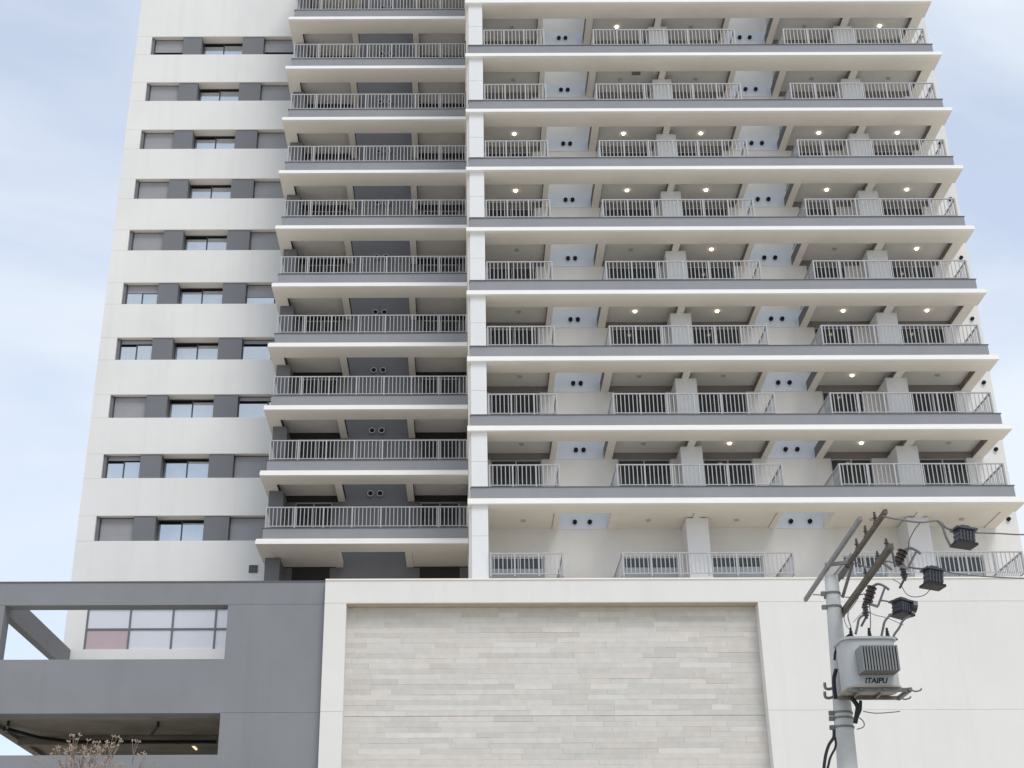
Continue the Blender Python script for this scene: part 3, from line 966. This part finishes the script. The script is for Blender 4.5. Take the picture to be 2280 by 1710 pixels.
# ribbed boxes on the three conductors
def ribbed_box(px, py, Y, w, h, d, tilt, yaw, label):
    c = at(px, py, Y)
    root = empty('cable_box', c)
    R = Matrix.Rotation(RAD(yaw), 3, 'Z') @ Matrix.Rotation(RAD(tilt), 3, 'Y')
    def put(name, mb, m):
        mb.v = [tuple(R @ Vector(p) + c) for p in mb.v]
        return mb.build(name, m, root, c)
    b = MB()
    n = 6
    for i in range(n):
        z = -h / 2 + h * i / n
        s = 0.94 + 0.06 * (i % 2)
        b.box(-w / 2 * s, w / 2 * s, -d / 2 * s, d / 2 * s, z, z + h / n)
    for i in range(5):
        x = -w / 2 + w * (i + 0.5) / 5
        b.box(x - 0.012, x + 0.012, -d / 2 - 0.014, -d / 2 + 0.02, -h / 2 + 0.02, h / 2 - 0.02)
    put('body', b, 'boxm')
    put('lid', MB().box(-w / 2 - 0.03, w / 2 + 0.03, -d / 2 - 0.03, d / 2 + 0.03, h / 2 + 0.001, h / 2 + 0.03).box(-0.06, 0.06, -0.06, 0.06, h / 2 + 0.03, h / 2 + 0.07), 'boxm')
    put('bottom_flange', MB().box(-w / 2 - 0.045, w / 2 + 0.02, -d / 2 - 0.035, d / 2 + 0.035, -h / 2 - 0.035, -h / 2 - 0.001), 'cable')
    tag(root, label, 'cable box', 'ribbed boxes on the street cables')
    return c
q1 = ribbed_box(2147, 1197, 18.0, 0.235, 0.185, 0.17, 6, 8, 'dark ribbed box on the upper cable, topmost of three beside the pole')
q2 = ribbed_box(2078, 1288, 18.8, 0.225, 0.20, 0.17, 7, 8, 'dark ribbed box on a cable, middle of three beside the pole')
q3 = ribbed_box(2008, 1355, 19.6, 0.21, 0.17, 0.19, 4, 30, 'dark rounded box above the transformer, lowest of three beside the pole')
cl = MB()
cl.tube([at(2030, 1350, 19.6), at(2040, 1352, 19.6)], 0.09, 12)
cl.tube([at(2028, 1366, 19.5), at(2034, 1368, 19.5)], 0.045, 10)
tag(cl.build('cable_clamp', 'boxm'), 'black round clamp on the right of the lowest ribbed box', 'clamp')

def cable(pts, r, m, label, name='power_cable', n=6):
    o = MB().tube(curve_pts(pts, n), r, 6).build(name, m, None, None, True)
    return tag(o, label, 'cable', 'cables and wires around the pole')
cable([at(1966, 1150, 17.0), at(2010, 1158, 17.4), at(2050, 1163, 17.7), at(2088, 1160, 18), at(2108, 1176, 18), at(2126, 1180, 18)], 0.014, 'wire', 'grey cable from the upper crossarm tip to the topmost box')
cable([at(2088, 1160, 18), at(2098, 1172, 18), at(2106, 1195, 18), at(2116, 1215, 18)], 0.016, 'wire', 'short grey lead hanging left of the topmost box')
cable([at(2170, 1186, 18), at(2225, 1188, 18), at(2300, 1190, 18), at(2500, 1180, 18)], 0.010, 'wire', 'grey cable leaving the topmost box towards the right edge')
cable([at(2025, 1263, 18.8), at(2045, 1266, 18.8), at(2062, 1266, 18.8)], 0.014, 'wire', 'short dark cable reaching the middle box from the left')
cable([at(2096, 1271, 18.8), at(2135, 1278, 18.8), at(2200, 1284, 18.8), at(2300, 1288, 18.8), at(2500, 1290, 18.8)], 0.009, 'wire', 'dark cable leaving the middle box towards the right edge')
cable([at(1958, 1336, 19.6), at(1980, 1340, 19.6), at(1992, 1346, 19.6)], 0.012, 'wire', 'thin lead reaching the lowest box from the left')
cable([at(1988, 1290, 19.2), at(2004, 1300, 19), at(2018, 1322, 18.8), at(2036, 1329, 18.8), at(2058, 1325, 18.8), at(2072, 1312, 18.8)], 0.0065, 'wire', 'thin grey wire looping below the middle box')
cable([at(2048, 1165, 18), at(2036, 1180, 18.2), at(2024, 1205, 18.4), at(2022, 1225, 18.5), at(2014, 1232, 18.6)], 0.008, 'wire', 'thin wire dropping from the upper cable to the front fuse cutout')
cable([at(1986, 1366, 19.5), at(1971, 1382, 19.5), at(1966, 1400, 19.5), at(1962, 1420, 19.5)], 0.018, 'wire', 'thick left lead from the lowest box to the transformer lid')
cable([at(2030, 1370, 19.5), at(2012, 1380, 19.5), at(2002, 1398, 19.5), at(1990, 1416, 19.5), at(1997, 1424, 19.4)], 0.018, 'wire', 'thick right lead from the lowest box to the transformer lid')
cable([at(1925, 1367, 19.4), at(1913, 1378, 19.4), at(1909, 1395, 19.4), at(1905, 1412, 19.4)], 0.018, 'wire', 'thick dark lead from the small arrester to the left bushing')
cable([at(1936, 1345, 19.4), at(1938, 1370, 19.4), at(1938, 1395, 19.5), at(1937, 1410, 19.5)], 0.007, 'wire', 'thin wire falling from the hanging fuse cutout to middle bushing')
cable([at(1910, 1322, 19.6), at(1893, 1345, 19.6), at(1888, 1372, 19.6), at(1894, 1395, 19.5), at(1896, 1408, 19.5)], 0.008, 'wire', 'thin wire curving beside the pole down to the left bushing')
cable([at(1912, 1330, 19.6), at(1897, 1352, 19.6), at(1880, 1372, 19.7), at(1884, 1392, 19.6), at(1893, 1402, 19.5)], 0.006, 'wire', 'second thin wire curving beside the pole, left of its twin')
cable([at(1900, 1385, 19.4), at(1925, 1362, 19.4), at(1950, 1370, 19.4), at(1975, 1376, 19.4), at(2012, 1392, 19.4)], 0.005, 'wire', 'hair thin wire crossing behind the bushings')
cable([at(1893, 1412, 19.4), at(1878, 1425, 19.5), at(1866, 1440, 19.7), at(1860, 1452, 19.75), at(1858, 1470, 19.78)], 0.018, 'cable', 'black lead from the transformer lid onto the pole')
cable([at(1862, 1490, 19.78), at(1857, 1510, 19.78), at(1858, 1535, 19.78), at(1861, 1556, 19.78)], 0.03, 'cable', 'black cable bundle on the pole left of the transformer')
cable([at(1896, 1553, 19.6), at(1909, 1572, 19.6), at(1908, 1588, 19.6), at(1904, 1610, 19.6)], 0.034, 'cable', 'black cable bundle hanging under the transformer')
cable([at(1916, 1560, 19.5), at(1915, 1580, 19.55), at(1908, 1596, 19.6)], 0.024, 'cable', 'short black cable joining the bundle under the transformer')
cable([at(1908, 1594, 19.6), at(1922, 1606, 19.6), at(1923, 1618, 19.6), at(1908, 1624, 19.6)], 0.008, 'wire', 'small grey wire loop below the hanging bundle')
cable([at(1922, 1584, 19.6), at(1950, 1588, 19.6), at(1985, 1586, 19.6), at(2004, 1584, 19.6)], 0.007, 'wire', 'short pale wire stub sticking out right of the pole')
cable([at(1857, 1625, 19.78), at(1856, 1642, 19.76), at(1845, 1660, 19.74), at(1837, 1690, 19.72), at(1834, 1740, 19.7), at(1836, 1900, 19.7)], 0.024, 'cable', 'outer black cable hanging off the pole at the bottom')
cable([at(1857, 1632, 19.78), at(1861, 1660, 19.76), at(1850, 1684, 19.74), at(1845, 1702, 19.72), at(1838, 1745, 19.7), at(1840, 1900, 19.7)], 0.018, 'cable', 'inner black cable hanging off the pole at the bottom')
cable([at(1905, 1252, 19.3), at(1925, 1262, 19.2), at(1950, 1262, 19.0), at(1975, 1250, 18.8), at(1996, 1256, 18.6)], 0.012, 'wire', 'dark jumper wire from upper crossarm to front fuse cutout')
cable([at(1810, 1324, 20), at(1840, 1325, 20), at(1870, 1326, 20), at(1890, 1330, 19.7), at(1925, 1322, 19.4)], 0.008, 'wire', 'thin tie wire around the pole below the crossarms')

# ================================================================== leafless tree, only its tips rise into view
def bare_tree(px, py, Y, h_extra, seed, label):
    rnd = random.Random(seed)
    top = at(px, py, Y)
    root_p = Vector((top.x, top.y, 0.0))
    root = empty('bare_tree', root_p)
    tb, bd = MB(), MB()
    fork = Vector((top.x, top.y, top.z * 0.55))
    tb.tube([root_p, root_p.lerp(fork, 0.5) + Vector((0.05, 0, 0)), fork], [0.11, 0.085, 0.06], 10)
    tb.build('trunk', 'bark', root, root_p, True)
    cr = MB()
    def grow(p, d, ln, r, depth):
        q = p + d * ln
        cr.tube([p, p.lerp(q, 0.5) + Vector((rnd.uniform(-1, 1), rnd.uniform(-1, 1), 0)) * ln * 0.06, q], [r, r * 0.85, r * 0.7], 5)
        if depth == 0:
            for _ in range(3):
                e = q + Vector((rnd.uniform(-1, 1), rnd.uniform(-1, 1), rnd.uniform(0, 1))) * 0.07
                bd.tube([q, e], [0.008, 0.017], 5)
            return
        for _ in range(3):
            nd = (d + Vector((rnd.uniform(-.7, .7), rnd.uniform(-.7, .7), rnd.uniform(-.1, .35)))).normalized()
            grow(q, nd, ln * rnd.uniform(0.55, 0.8), r * 0.62, depth - 1)
    for i in range(5):
        a = i * 1.256 + rnd.uniform(-.3, .3)
        d = Vector((math.cos(a) * 0.35, math.sin(a) * 0.35, 1)).normalized()
        grow(fork, d, (top.z - fork.z) * 0.36, 0.034, 3)
    # scale the crown so its top meets the measured height
    zm = max(v[2] for v in cr.v + bd.v)
    k = (top.z - fork.z) / (zm - fork.z)
    for mb in (cr, bd):
        mb.v = [(fork.x + (x - fork.x) * 1.0, fork.y + (y - fork.y), fork.z + (z - fork.z) * k) for x, y, z in mb.v]
    cr.build('crown', 'bark', root, fork, True)
    tag(bd.build('buds', 'bud', root, fork), kind='stuff')
    tag(root, label, 'tree')
bare_tree(235, 1640, 38.0, 0, 3, 'pale leafless tree with budded twig tips before the grey portal')
